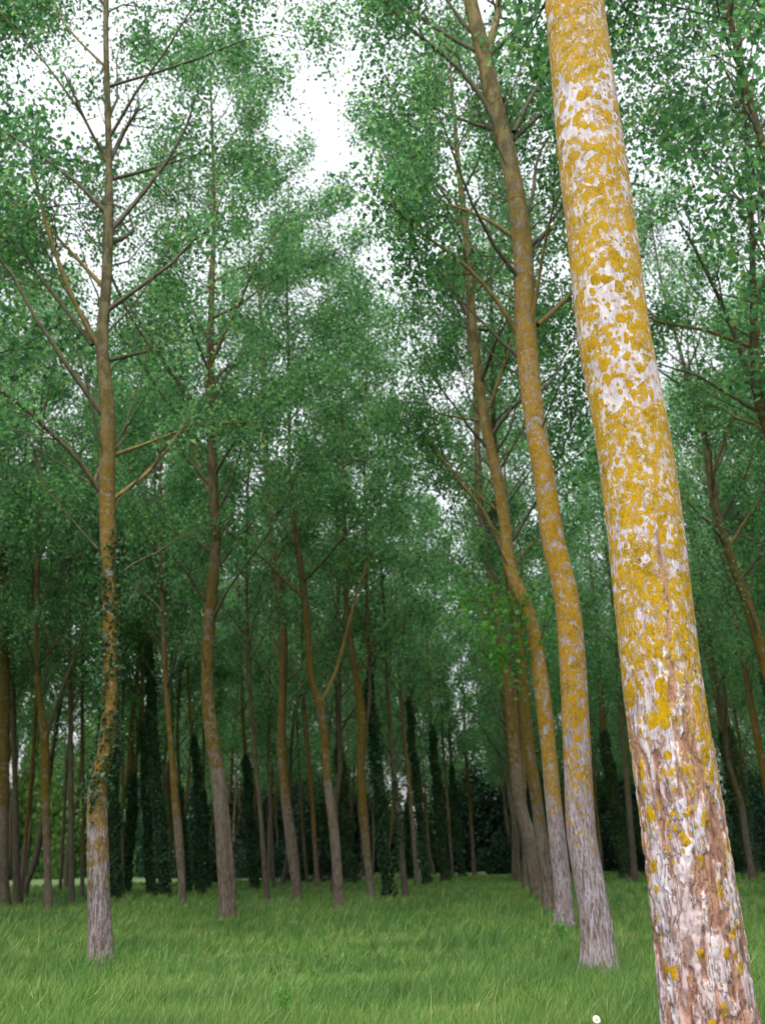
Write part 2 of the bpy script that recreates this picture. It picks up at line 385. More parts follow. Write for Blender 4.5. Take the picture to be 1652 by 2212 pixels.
def leaf_spots(T, n, rng, sig=.16):
    """n places for leaves strung along the twigs, thick towards their ends, each twig with its own share"""
    wgt = rng.gamma(2.6, 1.0, len(T)) * np.linalg.norm(T[:, 3] - T[:, 0], axis=1); wgt /= wgt.sum()
    k = rng.choice(len(T), n, p=wgt)
    u = rng.random(n) ** .65 * 2.999; i = u.astype(int); f = (u - i)[:, None]
    return T[k, i] * (1 - f) + T[k, i + 1] * f + rng.normal(size=(n, 3)) * sig + np.array([0, 0, -.05])

def crown_mesh(name, path, h0, H, n, Lmax, nleaf, size, rng, per=9, with_limbs=True, gap=None, sig=.17, sides=3, extra=None, face=None, bare=24):
    P, R = limb_set(path, h0, H, n, Lmax, rng, gap=gap)
    if face is not None:                                    # the limbs of the side away from the rows stand wide apart
        az = np.arctan2(P[:, 3, 1] - P[:, 0, 1], P[:, 3, 0] - P[:, 0, 0]); off = np.abs((az - face + np.pi) % (2 * np.pi) - np.pi)
        P, R = P[off > .62], R[off > .62]
    T, TR = twig_set(P, R, per, rng)
    if extra is not None and len(extra[0]):
        T2, TR2 = twig_set(extra[0], extra[1], per, rng); T = np.concatenate([T, T2]); TR = np.concatenate([TR, TR2])
    top = np.stack([catmull(path[-6:, :3], 4)]); T = np.concatenate([T, top + 0 * T[:1]]); TR = np.concatenate([TR, TR[:1] * 0 + .004])
    parts = [(*tubes(T, TR, sides), 1, True)]
    if bare: BP, BR = limb_set(path, max(2.6, h0 - 2.5), h0 + 11, bare, Lmax * .66, rng, rscale=.5)      # bare, dying lower limbs
    if bare and face is not None:
        az = np.arctan2(BP[:, 3, 1] - BP[:, 0, 1], BP[:, 3, 0] - BP[:, 0, 0]); ok = np.abs((az - face + np.pi) % (2 * np.pi) - np.pi) > .5; BP, BR = BP[ok], BR[ok]
    if bare:
      BT, BTR = twig_set(BP, BR, 5, rng, .5)
      parts += [(*tubes(BP, BR, 4), 1, True), (*tubes(BT, BTR * .8, 3), 1, True)]
    if with_limbs: parts.append((*tubes(P, R, 5), 1, True))
    # the leaves: a few short shoots bear dense clumps
    C = leaf_spots(T, nleaf, rng, sig)
    dx = C[:, 0] - np.interp(C[:, 2], path[:, 2], path[:, 0]); dy = C[:, 1] - np.interp(C[:, 2], path[:, 2], path[:, 1])
    rad = np.hypot(dx, dy) + np.maximum(0, C[:, 2] - H + 5) * .5
    keep = rng.random(len(C)) < np.clip((rad - .6) / 1.5, .03, 1)
    if face is not None:
        off = np.abs((np.arctan2(dy, dx) - face + np.pi) % (2 * np.pi) - np.pi)
        keep &= rng.random(len(C)) < np.clip((off - .12) / .6, .15, 1) + np.clip((rad - 2.6) / 2.0, 0, .7) + np.clip((C[:, 2] - 17) / 8, 0, .8)
        lat = np.abs(-dx * math.sin(face) + dy * math.cos(face)); fr = dx * math.cos(face) + dy * math.sin(face)
        keep &= (fr < 0) | (rng.random(len(C)) < np.clip((lat - .3) / .9, .08, 1) + np.clip((C[:, 2] - 18) / 7, 0, .5))
    C = C[keep]
    parts.append((*leaves(C, size, rng), 0, False))
    V, Q, mi, sm = join(parts)
    return mesh(name, V, Q, [M['leaf'], M['limb'] if not with_limbs else M['twig']], mi, sm), P, R

def finish_path(pts3, radii, H, rng, sway=.15):
    """stem polyline to height H with radius as fourth column"""
    pts = [list(p) + [r] for p, r in zip(pts3, radii)]
    last = np.array(pts[-1]); prev = np.array(pts[-2])
    if last[2] < H - 1:
        d = (last - prev)[:3]; d = d / max(d[2], .1); n = max(2, int((H - last[2]) / 3)); r0_ = last[3]; z0 = last[2]
        p = last[:3].copy()
        for i in range(1, n + 1):
            d[:2] = d[:2] * .6 + rng.normal(size=2) * .03
            p = p + d * (H - z0) / n
            pts.append([*p, r0_ * (1 - i / n) ** .9 * .95 + .012])
    return pts

def ivy_mesh(name, path, z0, z1, n, rng, size=.12, thick=.07, side=None):
    zs = path[:, 2]
    h = rng.uniform(z0, z1, n)
    x = np.interp(h, zs, path[:, 0]); y = np.interp(h, zs, path[:, 1]); r = np.interp(h, zs, path[:, 3])
    a = rng.uniform(0, 2 * np.pi, n) if side is None else rng.normal(side[0], side[1], n)
    h = h + .22 * np.sin(a * 3 + z0) + rng.normal(size=n) * .12; h = np.maximum(h, .02)
    hw = (thick * .45 + .02) * (1 + .9 * np.sin(h * 2.1 + a * 1.0) + .5 * np.sin(h * 5.3 + a * 2)) * np.minimum(1, (z1 - h) / .8 + .25)
    k = r + .01 + np.abs(rng.normal(size=n)) * np.maximum(hw, .02)
    C = np.stack([x + np.cos(a) * k, y + np.sin(a) * k, h], -1)
    V, Q = leaves(C, size, rng, droop=.9, aspect=1.0)
    return mesh(name, V, Q, [M['ivy']])

HUB = {}
def stem_mesh(path, sides, rings, mat, rough=.03, seed=0):
    pp = catmull(np.array(path), rings)
    th = np.linspace(0, 2 * np.pi, sides, endpoint=False)
    T, Zi = np.meshgrid(th, pp[:, 2])
    nse = lattice(T / (2 * np.pi) * 6, Zi * .8, seed, 6) - .5 + .5 * (lattice(T / (2 * np.pi) * 14, Zi * 2.5, seed + 1, 14) - .5)
    flare = 1 + .32 * np.exp(-np.maximum(Zi, 0) / .3) * (1 + .5 * np.sin(T * 5 + seed))
    Rr = pp[:, 3][:, None] * flare * (1 + rough * 2 * nse)
    V = np.stack([pp[:, 0][:, None] + np.cos(T) * Rr, pp[:, 1][:, None] + np.sin(T) * Rr, Zi], -1).reshape(-1, 3)
    idx = np.arange(rings * sides).reshape(rings, sides)
    a = idx[:-1]; b = np.roll(a, -1, 1); d = idx[1:]; c = np.roll(d, -1, 1)
    return mesh('trunk', V, np.stack([a, b, c, d], -1).reshape(-1, 4), [mat], smooth=True), pp

def traced_tree(key, pts, label, H=25, h0=5.0, n=30, L=3.6, nleaf=14000, size=.13, mat='dull_bark', near=False, ivy=None, seed=1,
                group=None, branches=(), wob=0.0, per=9, gap=None, ivy_n=None, base=None, sides=14, ivy_thick=.07, sig=.17):
    """pts: (x, y, width) marks of the stem from the root up, on the photograph's grid; the first mark gives where the tree stands"""
    h0 = h0 + 1.6
    H, L, nleaf, size, sig = H + 6, L * 1.5, int(nleaf * (1.45 if near else 1.6)), size * (.92 if near else .95), sig * 1.75
    rng = np.random.default_rng(seed)
    b = at_ground(pts[0][0], pts[0][1]) if base is None else Vector(base)
    P3, R3 = [], []
    for x, y, w in pts:
        p = at_plane(x, y, b)
        dep = (p - Vector((0, 0, EYE))).dot(f0)
        P3.append(p - Vector((b.x, b.y, 0))); R3.append(w / F_PX * dep / 2)
    P3[0] = Vector((0, 0, P3[0].z))
    P3 = [Vector((P3[0].x - (P3[1].x - P3[0].x) * .1, P3[0].y, -.15))] + P3; R3 = [R3[0] * 1.03] + R3
    if wob:
        n_ = Vector((b.x, b.y, 0)).normalized()
        for i, p in enumerate(P3[2:]): p += n_ * wob * math.sin(i * 1.3 + seed)
    pts4 = finish_path(P3, R3, H, rng)
    root = empty('poplar_tree', (b.x, b.y, 0)); tag(root, label, 'tree', group or 'poplars of the plantation')
    me, pp = stem_mesh(pts4, sides, int(H * (5 if near else 2.5)), M[mat], seed=seed)
    link('trunk', me, root)
    extra = ([], [])
    for bp in branches:                                         # limbs read off the photograph: (x, y, width) marks and how far they reach forward or back
        marks, off, mt = bp
        Pb, Rb = [], []
        for i, (x, y, w) in enumerate(marks):
            p = at_plane(x, y, b, off * i / (len(marks) - 1)); Pb.append(p - Vector((b.x, b.y, 0)))
            Rb.append(w / F_PX * (p - Vector((0, 0, EYE))).dot(f0) / 2)
        q4 = catmull(np.array([[*p, r] for p, r in zip(Pb, Rb)]), 10)
        qe = catmull(q4, 6); extra[0].append(qe[:, :3]); extra[1].append(np.maximum(qe[:, 3], .006))
        v, q = tubes(q4[None, :, :3], np.maximum(q4[None, :, 3], .006), 7)
        link('branch', mesh('branch', v, q, [M[mt]], smooth=True), root)
    extra = (np.array(extra[0]), np.array(extra[1]))
    cm, LP, LR = crown_mesh('crown', pp, h0, H, n, L, nleaf, size, rng, per=per, with_limbs=not near, gap=gap, sig=sig, extra=extra, face=math.atan2(-b.y, -b.x) if near else None)
    link('crown', cm, root)
    if near:
        for i in range(len(LP)):
            v, q = tubes(LP[i:i+1], LR[i:i+1], 6)
            link('branch', mesh('branch', v, q, [M['limb_gold'] if i % 4 == 1 else M['limb']], smooth=True), root)
    if ivy:
        for (z0, z1) in ivy:
            link('ivy', ivy_mesh('ivy', pp, z0, z1, int((z1 - z0) * (ivy_n or 800)), rng, size=.075 if near else .12, thick=ivy_thick), root)
    HUB[key] = (b, pp, root)
    return root

# --- the tree in front: thick white stem under yellow lichen
def front_tree():
    rng = np.random.default_rng(77)
    pts = [(1549, 2340, 232), (1532, 2212, 210), (1508, 2025, 194), (1480, 1825, 181), (1454, 1650, 174), (1429, 1475, 167), (1408, 1290, 163), (1388, 1107, 160),
           (1366, 950, 157), (1327, 737, 153), (1298, 500, 146), (1272, 300, 139), (1255, 150, 130), (1239, 0, 123), (1222, -160, 116), (1205, -330, 108)]
    b = at_ground(pts[0][0], pts[0][1], .1)
    P, R = [], []
    for x, y, w in pts:
        p = at_plane(x, y, b); P.append(p - Vector((b.x, b.y, 0))); R.append(w / F_PX * (p - Vector((0, 0, EYE))).dot(f0) / 2)
    P = [Vector((P[0].x + .01, 0, -.2))] + P; R = [R[0] * 1.06] + R
    P[1].y = 0
    path = finish_path(P, R, 29, rng)
    root = empty('poplar_tree', (b.x, b.y, 0))
    tag(root, 'thick straight white trunk crusted with yellow lichen, bark peeling pinkish brown low down', 'tree', 'poplars of the plantation')
    # fine stem with real fissures
    rings, sides = 900, 168
    pp = catmull(np.array(path), 500)
    zz = np.concatenate([np.linspace(-.2, 11, rings - 90), np.linspace(11.2, 29, 90)])
    cx_, cy_, rad = (np.interp(zz, pp[:, 2], pp[:, k]) for k in (0, 1, 3))
    th = np.linspace(0, 2 * np.pi, sides, endpoint=False)
    T, Z = np.meshgrid(th, zz); U = T / (2 * np.pi)
    # angle as seen from the camera: 0 facing it, sine = share across the stem
    face = math.atan2(-b.y, -b.x); rel = (T - face + np.pi) % (2 * np.pi) - np.pi
    wv = .5 * (lattice(U * 10, Z * 1.4, 3, 10) - .5)
    def fbm(nu, fz, seed, oct=4):
        s = 0; a = 1; tot = 0
        for o in range(oct):
            s = s + a * lattice((U + .02 * wv) * nu * 2 ** o, Z * fz * 2 ** o, seed + o, nu * 2 ** o); tot += a; a *= .55
        return s / tot
    fis = fbm(24, 6.0, 11)
    ridge = 1 - np.abs(fis - .5) * 2 * 1.9
    ridge = np.clip(ridge, 0, 1) ** 3
    lowk = np.clip(1 - (Z - .4) / 3.6, .10, 1)
    # bark shed in a long wandering strip, and round the foot
    ctr = .30 - .10 * np.clip((1.2 - Z) / 1.2, 0, 1) - .04 * np.clip((Z - 2.2) / 2, 0, 1) + .05 * np.sin(Z * 2.1)
    wid = np.interp(Z, [0, 1.0, 1.7, 2.4, 3.2, 3.9, 4.4], [.30, .25, .21, .16, .10, .055, -.05])
    dx = np.abs(np.sin(rel) - ctr); edge = .17 * (fbm(9, 2.2, 40) - .5) * 2 + .16 * (fbm(26, 5.0, 60, 3) - .5) * 2
    s1 = np.clip((wid - dx + edge * np.clip(wid * 4, 0, 1)) / .03, 0, 1) * (np.cos(rel) > 0)
    foot = np.interp(Z, [0, .8, 1.4, 2.4, 3.6], [.42, .38, .30, .18, .0]); s2 = np.clip((foot - .06 - np.abs(fbm(13, .8, 80) - .48) * 2.2 + .25 * edge - .25 * np.clip(.15 - np.abs(np.sin(rel) + .12), 0, .2) * 5) / .03, 0, 1)
    flakes = np.clip((fbm(34, 4.2, 95, 3) - .56) / .02, 0, 1)
    peel = np.maximum(s1, s2) * (1 - flakes)
    # away from the side seen here the strip repeats more loosely
    back = np.clip((fbm(8, .6, 120) - np.interp(Z, [0, 4, 5], [.45, .62, 1.])) / .03, 0, 1) * (np.cos(rel) <= 0)
    peel = np.clip(np.maximum(peel, back), 0, 1)
    big = fbm(5, .5, 150, 2) - .5
    flare = 1 + .10 * np.exp(-np.maximum(Z, 0) / .25)
    Rr = rad[:, None] * flare * (1 + .025 * big) + .006 * (fis - .5) * lowk - .017 * ridge * lowk + .006 * (fbm(70, 14, 230, 3) - .5) * lowk - .011 * peel + .004 * (fbm(60, 9, 200, 2) - .5)
    V = np.stack([cx_[:, None] + np.cos(T) * Rr, cy_[:, None] + np.sin(T) * Rr, Z], -1).reshape(-1, 3)
    idx = np.arange(rings * sides).reshape(rings, sides); a = idx[:-1]; bb = np.roll(a, -1, 1); d = idx[1:]; c = np.roll(d, -1, 1)
    link('trunk', mesh('trunk', V, np.stack([a, bb, c, d], -1).reshape(-1, 4), [M['near_bark']], smooth=True, attr={'peel': peel.ravel()}), root)
    cm, LP, LR = crown_mesh('crown', pp, 11.5, 29, 26, 5.2, 28000, .12, rng, with_limbs=True, bare=0)
    link('crown', cm, root)
    HUB['R1'] = (b, pp, root)
front_tree()

G = 'poplars of the plantation'
# --- the row behind it, to the end of the ride
traced_tree('R2', [(1293, 2068, 68), (1291, 2025, 67), (1276, 1925, 65), (1258, 1825, 64), (1246, 1625, 60), (1239, 1475, 58), (1222, 1287, 53), (1198, 1187, 50), (1176, 1037, 46), (1155, 912, 44),
            (1140, 790, 45), (1136, 737, 46), (1125, 500, 42), (1088, 300, 36), (1062, 200, 36), (1045, 120, 34), (1015, 0, 30), (1000, -90, 26)],
            'bowed lichen-yellow trunk with a grey-pink foot, next behind the thick white peeling trunk', 24, 8.2, 34, 4.0, 40000, .115, 'pale_bark', True, seed=11, gap=math.pi, sides=32, per=11,
            branches=[([(1050, 118, 22), (1068, 60, 17), (1082, -40, 13)], .3, 'limb_gold'),
                      ([(1086, 305, 13), (1040, 210, 11), (960, 120, 9), (890, 65, 7), (825, -5, 5)], -.8, 'limb'),
                      ([(1048, 120, 12), (980, 85, 9), (900, 30, 7), (850, -10, 5)], .8, 'limb'),
                      ([(1110, 285, 12), (1150, 205, 9), (1190, 150, 7), (1240, 120, 5)], .8, 'limb'),
                      ([(1160, 702, 12), (1195, 672, 11), (1240, 625, 9), (1290, 560, 6)], 1.0, 'limb_gold'),
                      ([(1118, 725, 12), (1080, 660, 10), (1000, 570, 8), (900, 495, 6), (840, 440, 4)], -1.0, 'limb_gold'),
                      ([(1126, 520, 10), (1150, 420, 8), (1165, 330, 6), (1220, 250, 4)], .9, 'limb')])
traced_tree('R3', [(1219, 1987, 40), (1215, 1925, 38), (1204, 1825, 38), (1194, 1725, 35), (1185, 1625, 33), (1168, 1475, 34), (1157, 1400, 32), (1145, 1337, 31), (1126, 1287, 30), (1105, 1237, 27), (1091, 1137, 25),
            (1075, 1037, 26), (1052, 937, 23), (1040, 860, 21), (1024, 737, 21), (1013, 600, 19), (1006, 500, 15), (992, 380, 12), (985, 300, 10)],
            'yellow trunk with pale patches bending sharply, leafy shoots sprouting halfway up beside it', 24, 7, 34, 3.8, 36000, .125, 'pale_bark', True, seed=12, gap=math.pi, sides=24,
            branches=[([(1105, 1240, 9), (1060, 1130, 8), (960, 1000, 6), (880, 890, 4)], .8, 'limb_gold'), ([(1048, 900, 9), (1085, 800, 8), (1115, 690, 6)], .6, 'limb_gold'),
                      ([(1020, 700, 9), (960, 600, 7), (870, 520, 5)], -.6, 'limb'), ([(1006, 500, 9), (960, 420, 7), (880, 330, 5), (800, 280, 4)], .6, 'limb')])
traced_tree('R4', [(1185, 1960, 30), (1183, 1925, 27), (1170, 1825, 27), (1158, 1725, 26), (1143, 1625, 26), (1130, 1475, 23), (1122, 1387, 19), (1107, 1312, 18), (1098, 1240, 17), (1085, 1120, 15), (1070, 1000, 12)],
            'brownish gold trunk squeezed between its pale-patched neighbour and a darker leaning trunk', 23, 7, 28, 3.4, 18000, .13, 'dull_bark', True, seed=13, gap=math.pi, sides=20)
traced_tree('R5', [(1166, 1935, 36), (1158, 1900, 35), (1147, 1825, 34), (1126, 1750, 27), (1110, 1625, 28), (1098, 1475, 28), (1080, 1387, 20), (1062, 1260, 17), (1040, 1125, 14), (1032, 1000, 14), (1028, 880, 11)],
            'leaning dull orange trunk at the alley edge, a dark clump in its crown', 24, 7, 30, 3.4, 18000, .14, 'dull_bark', True, seed=14, gap=math.pi, sides=20)
# --- the row across the ride
traced_tree('L1', [(219, 2065, 49), (216, 1990, 47), (214, 1925, 46), (212, 1825, 45), (210, 1750, 42), (214, 1675, 40), (229, 1625, 36), (236, 1570, 37), (240, 1475, 36), (240, 1337, 38), (235, 1187, 35), (232, 1037, 34), (233, 887, 31), (221, 737, 27),
            (230, 620, 22), (234, 500, 22), (236, 350, 15), (232, 200, 13), (230, 0, 11)],
            'ivy-wrapped crooked trunk with a whitish grey foot standing alone in the grass', 30, 6.0, 46, 4.5, 56000, .115, 'grey_base_bark', True, seed=21, ivy=[(2.7, 4.3), (4.6, 7.4)], sides=28, per=11, ivy_n=520,
            branches=[([(235, 505, 11), (290, 440, 10), (345, 370, 8), (400, 280, 6), (420, 220, 4)], .8, 'limb'), ([(236, 352, 9), (200, 290, 7), (165, 215, 5), (140, 160, 4)], -.6, 'limb'),
                      ([(238, 350, 10), (265, 290, 9), (300, 235, 6)], .4, 'limb'), ([(220, 760, 12), (180, 690, 10), (140, 600, 10), (100, 480, 8), (70, 360, 5)], -.6, 'limb_gold'),
                      ([(200, 745, 11), (120, 640, 9), (50, 555, 8), (-20, 490, 7)], .8, 'limb'), ([(216, 1062, 12), (170, 995, 10), (100, 925, 10), (40, 870, 9), (-40, 820, 7)], -1.0, 'limb'),
                      ([(245, 1078, 10), (320, 1020, 8), (370, 960, 7), (405, 905, 5)], .8, 'limb_gold'), ([(238, 590, 6), (270, 660, 5), (330, 760, 4)], .6, 'limb')])
traced_tree('L2', [(491, 1977, 32), (485, 1875, 32), (479, 1775, 31), (471, 1675, 31), (456, 1575, 30), (448, 1475, 25), (450, 1387, 25), (455, 1312, 27), (466, 1187, 22), (460, 1037, 21), (456, 887, 19), (455, 737, 15), (459, 600, 12), (462, 450, 9)],
            'slightly bent orange-brown trunk with a side stem clinging to its foot', 28, 6.5, 42, 4.3, 50000, .125, 'dull_bark', True, seed=22, sides=24,
            branches=[([(452, 905, 10), (400, 850, 9), (340, 755, 8), (300, 690, 5)], -.5, 'limb'), ([(460, 870, 8), (490, 810, 7), (530, 750, 5)], .5, 'limb'), ([(456, 1050, 7), (400, 985, 6), (320, 890, 4)], .7, 'limb'),
                      ([(450, 1310, 8), (420, 1260, 7), (375, 1200, 5)], -.5, 'limb'), ([(452, 735, 8), (410, 660, 6), (365, 590, 4)], .5, 'limb')])
traced_tree('L3', [(642, 1940, 20), (630, 1825, 25), (617, 1725, 21), (609, 1625, 20), (611, 1475, 18), (612, 1387, 19), (604, 1287, 17), (590, 1187, 15), (581, 1087, 12), (575, 987, 14), (571, 887, 12), (567, 737, 10), (562, 640, 8)],
            'pinkish-footed slim trunk between the bent orange-brown trunk and the low-forking one', 28, 6.5, 32, 4.2, 30000, .14, 'dull_bark', True, seed=23, sides=18)
traced_tree('L4', [(734, 1960, 22), (719, 1775, 21), (706, 1675, 18), (699, 1575, 17), (690, 1520, 18), (675, 1475, 15), (667, 1387, 15), (657, 1287, 14), (644, 1187, 13), (631, 1087, 9), (625, 1012, 8)],
            'brown trunk forking low into two stems in front of a thick dark ivy column', 25, 6.5, 28, 3.8, 24000, .14, 'dull_bark', True, seed=24, sides=18,
            branches=[([(692, 1522, 11), (722, 1460, 9), (745, 1380, 8), (768, 1290, 6), (800, 1200, 4)], .6, 'limb_gold')])
traced_tree('L5', [(802, 1940, 17), (791, 1825, 18), (780, 1675, 19), (779, 1525, 18), (770, 1475, 15), (757, 1387, 15), (747, 1287, 11), (746, 1187, 12), (742, 1087, 8)],
            'dull brown trunk by a thin dark ivy stem, a second stem behind it', 24, 6, 28, 3.4, 16000, .15, 'dull_bark', True, seed=25, gap=0, sides=18,
            branches=[([(782, 1600, 10), (795, 1540, 9), (800, 1440, 7), (812, 1340, 5)], .4, 'limb')])
# --- further stems, read from the photograph one by one
T = traced_tree
T('L0', [(8, 1950, 28), (10, 1675, 21), (11, 1475, 23), (10, 1337, 20), (6, 1137, 15), (14, 987, 12), (24, 870, 9)], 'mossy orange stem at the wood edge beside a close-set V-shaped pair', 25, 6, 30, 3.6, 20000, .13, seed=31, sides=18)
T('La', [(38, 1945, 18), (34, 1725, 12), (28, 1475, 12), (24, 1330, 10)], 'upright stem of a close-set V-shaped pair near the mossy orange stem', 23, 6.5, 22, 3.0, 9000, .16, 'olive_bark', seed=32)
T('La2', [(44, 1941, 12), (55, 1825, 9), (72, 1640, 8), (78, 1540, 7)], 'slanting thinner stem of a close-set V-shaped pair near the mossy orange stem', 20, 8, 18, 2.4, 5000, .16, seed=33)
T('Lb', [(106, 1955, 17), (99, 1725, 17), (97, 1600, 18), (82, 1475, 11), (81, 1287, 11), (85, 1087, 8)], 'forked slender stem with a long arm leaning towards the ivy-wrapped crooked trunk', 23, 6, 26, 3.2, 14000, .14, seed=34, sides=16,
  branches=[([(99, 1605, 10), (112, 1550, 9), (130, 1500, 8), (165, 1410, 7), (200, 1300, 5)], .3, 'limb')])
T('Lc', [(156, 1945, 13), (154, 1725, 12), (152, 1475, 9), (150, 1330, 8)], 'thin upright stem between the forked slender stem and the ivy-wrapped crooked trunk', 22, 6, 22, 3.0, 9000, .16, 'olive_bark', seed=35)
T('Ld', [(178, 1938, 9), (180, 1750, 8), (178, 1600, 7)], 'faint narrow stem close beside the whitish foot of the crooked trunk', 22, 7, 20, 2.8, 7000, .18, 'olive_bark', seed=36)
T('Le', [(130, 1925, 8), (138, 1780, 7), (146, 1640, 6)], 'faint slanting stem in the gap beside the forked slender stem', 21, 7, 20, 2.8, 7000, .18, 'olive_bark', seed=37)
T('I1', [(249, 1943, 15), (246, 1800, 15), (244, 1650, 12), (240, 1500, 9)], 'dark ivy column half hidden behind the crooked whitish-footed trunk', 23, 7, 22, 3.0, 9000, .16, seed=38, ivy=[(0.1, 9)], ivy_thick=.12)
T('I2', [(274, 1925, 9), (281, 1850, 9), (288, 1760, 9), (294, 1660, 7)], 'short dark stem leaning sideways out of the bright clearing', 14, 6, 16, 2.2, 5000, .17, seed=39, ivy=[(0, 6)], ivy_thick=.06)
T('Lf', [(266, 1935, 7), (265, 1800, 6), (266, 1650, 5)], 'thin pale stem beside the short leaning dark one', 20, 8, 18, 2.4, 5000, .18, 'olive_bark', seed=40)
T('I3', [(326, 1933, 12), (320, 1800, 10), (313, 1650, 9), (308, 1500, 7)], 'thinner of two dark ivied stems rising side by side at the bright clearing', 23, 8, 22, 3.0, 9000, .16, seed=41, ivy=[(0.1, 8.5)], ivy_thick=.1)
T('I4', [(354, 1938, 15), (350, 1825, 15), (336, 1675, 13), (325, 1475, 10), (322, 1330, 8)], 'taller of two dark ivied stems rising side by side at the bright clearing', 24, 8, 24, 3.0, 10000, .16, seed=42, ivy=[(0.1, 12)], ivy_thick=.12)
T('Lg', [(395, 1950, 15), (388, 1825, 19), (379, 1725, 17), (371, 1625, 13), (359, 1475, 12), (352, 1330, 10), (345, 1200, 8)], 'dusky orange stem in front of a low ivied stump, before the bent orange-brown trunk', 23, 6, 26, 3.2, 13000, .14, seed=43, sides=16)
T('I5', [(404, 1925, 9), (396, 1820, 9), (390, 1720, 8), (384, 1600, 6)], 'slim ivied stem peeping from behind the dusky orange one', 21, 7, 20, 2.8, 7000, .18, 'olive_bark', seed=44, ivy=[(0.1, 5.5)], ivy_thick=.08)
T('I6', [(432, 1928, 13), (430, 1825, 12), (427, 1675, 9), (410, 1525, 7), (405, 1400, 6)], 'dark ivied stem close beside the bent orange-brown trunk', 23, 8, 22, 3.0, 9000, .16, seed=45, ivy=[(0.1, 8)], ivy_thick=.1)
T('I7', [(446, 1915, 9), (442, 1800, 8), (440, 1700, 6)], 'faint ivied stem tucked behind the bent orange-brown trunk', 22, 7, 20, 2.8, 7000, .18, 'olive_bark', seed=46, ivy=[(0.1, 6)], ivy_thick=.08)
T('I8', [(549, 1915, 12), (538, 1725, 12), (528, 1600, 8), (522, 1450, 6)], 'stout dark ivied stem between the bent orange-brown trunk and the pinkish-footed one', 23, 7, 22, 3.0, 9000, .17, seed=47, ivy=[(0.1, 8)], ivy_thick=.12)
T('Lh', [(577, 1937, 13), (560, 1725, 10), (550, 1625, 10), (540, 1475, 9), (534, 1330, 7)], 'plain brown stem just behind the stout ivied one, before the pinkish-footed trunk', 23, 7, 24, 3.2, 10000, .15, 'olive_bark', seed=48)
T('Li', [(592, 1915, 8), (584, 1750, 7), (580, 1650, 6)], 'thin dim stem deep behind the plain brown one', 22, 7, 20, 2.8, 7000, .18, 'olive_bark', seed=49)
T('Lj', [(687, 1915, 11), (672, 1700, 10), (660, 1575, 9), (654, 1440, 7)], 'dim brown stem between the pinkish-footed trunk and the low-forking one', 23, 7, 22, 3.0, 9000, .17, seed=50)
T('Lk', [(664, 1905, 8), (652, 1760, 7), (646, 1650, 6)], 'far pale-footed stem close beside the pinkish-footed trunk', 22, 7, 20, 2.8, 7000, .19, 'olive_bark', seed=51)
T('I9', [(757, 1908, 20), (748, 1800, 19), (740, 1700, 17), (730, 1575, 10), (726, 1450, 8)], 'thick dark ivy column beside the low-forking brown trunk', 22, 7, 22, 3.0, 9000, .17, seed=52, ivy=[(0.1, 9)], ivy_thick=.15)
T('I10', [(838, 1938, 14), (820, 1700, 13), (805, 1575, 10), (798, 1450, 8)], 'dark ivied stem next to the two-stemmed dull brown trunk', 23, 7, 22, 3.0, 9000, .16, seed=53, ivy=[(0.1, 9)], ivy_thick=.12)
T('Lm', [(875, 1932, 13), (862, 1780, 12), (850, 1650, 10), (836, 1475, 8), (830, 1330, 6)], 'straight dark brown stem bordering the bright sky gap', 23, 7, 22, 3.0, 9000, .16, 'olive_bark', seed=54, ivy=[(2, 5)], ivy_thick=.04, ivy_n=150)
T('Ln', [(901, 1912, 10), (890, 1775, 9), (876, 1620, 7), (863, 1475, 6)], 'thin rusty brown stem crossing the bright sky gap', 22, 7, 20, 3.0, 8000, .18, seed=55)
T('I11', [(921, 1910, 11), (910, 1800, 11), (900, 1700, 10), (886, 1560, 8), (880, 1440, 6)], 'slim black-green ivied stem crossing the bright sky gap', 22, 7, 20, 3.0, 8000, .18, seed=56, ivy=[(0.1, 11)], ivy_thick=.09)
T('I12', [(961, 1902, 15), (946, 1725, 13), (934, 1600, 9), (926, 1480, 6)], 'bold black-green ivied stem standing just past the bright sky gap', 22, 7, 20, 3.0, 8000, .18, seed=57, ivy=[(0.1, 10.5)], ivy_thick=.12)
T('I13', [(997, 1892, 10), (986, 1775, 9), (976, 1665, 7), (970, 1580, 5)], 'short ivied stem leading to the alley end, past the bold black-green one', 22, 7, 20, 2.8, 7000, .2, seed=58, ivy=[(0.1, 9)], ivy_thick=.1)
T('Lo', [(1024, 1890, 9), (1018, 1790, 8), (1012, 1700, 7)], 'last orange-brown stem beside the dark bush closing the alley', 22, 6, 20, 2.8, 7000, .2, seed=59)
T('Lp', [(978, 1893, 7), (970, 1790, 7), (964, 1700, 6)], 'thin stem between two ivied ones near the alley end', 22, 7, 20, 2.8, 7000, .2, 'olive_bark', seed=60)
# --- right of the near row
T('I14', [(1352, 1896, 22), (1338, 1800, 21), (1326, 1725, 20), (1306, 1600, 16), (1296, 1480, 11), (1286, 1340, 8)], 'dark ivied stem between the bowed yellow trunk and the thick white one', 23, 7, 24, 3.2, 12000, .15, seed=61, ivy=[(0.1, 9.5)], ivy_thick=.13)
T('Ra', [(1371, 1900, 14), (1356, 1725, 13), (1336, 1475, 11), (1326, 1330, 9)], 'brown stem just before the thick white trunk, beside the dark ivied one', 23, 7, 24, 3.2, 12000, .15, 'olive_bark', seed=62)
T('I15', [(1621, 1890, 34), (1610, 1820, 33), (1596, 1740, 30), (1571, 1600, 27), (1546, 1475, 20), (1521, 1387, 14), (1506, 1312, 12), (1496, 1187, 11), (1486, 1060, 9)], 'large ivy-clothed stem seen past the thick white trunk', 23, 8, 26, 3.4, 16000, .14, seed=63, ivy=[(0.1, 9.5)], ivy_thick=.16)
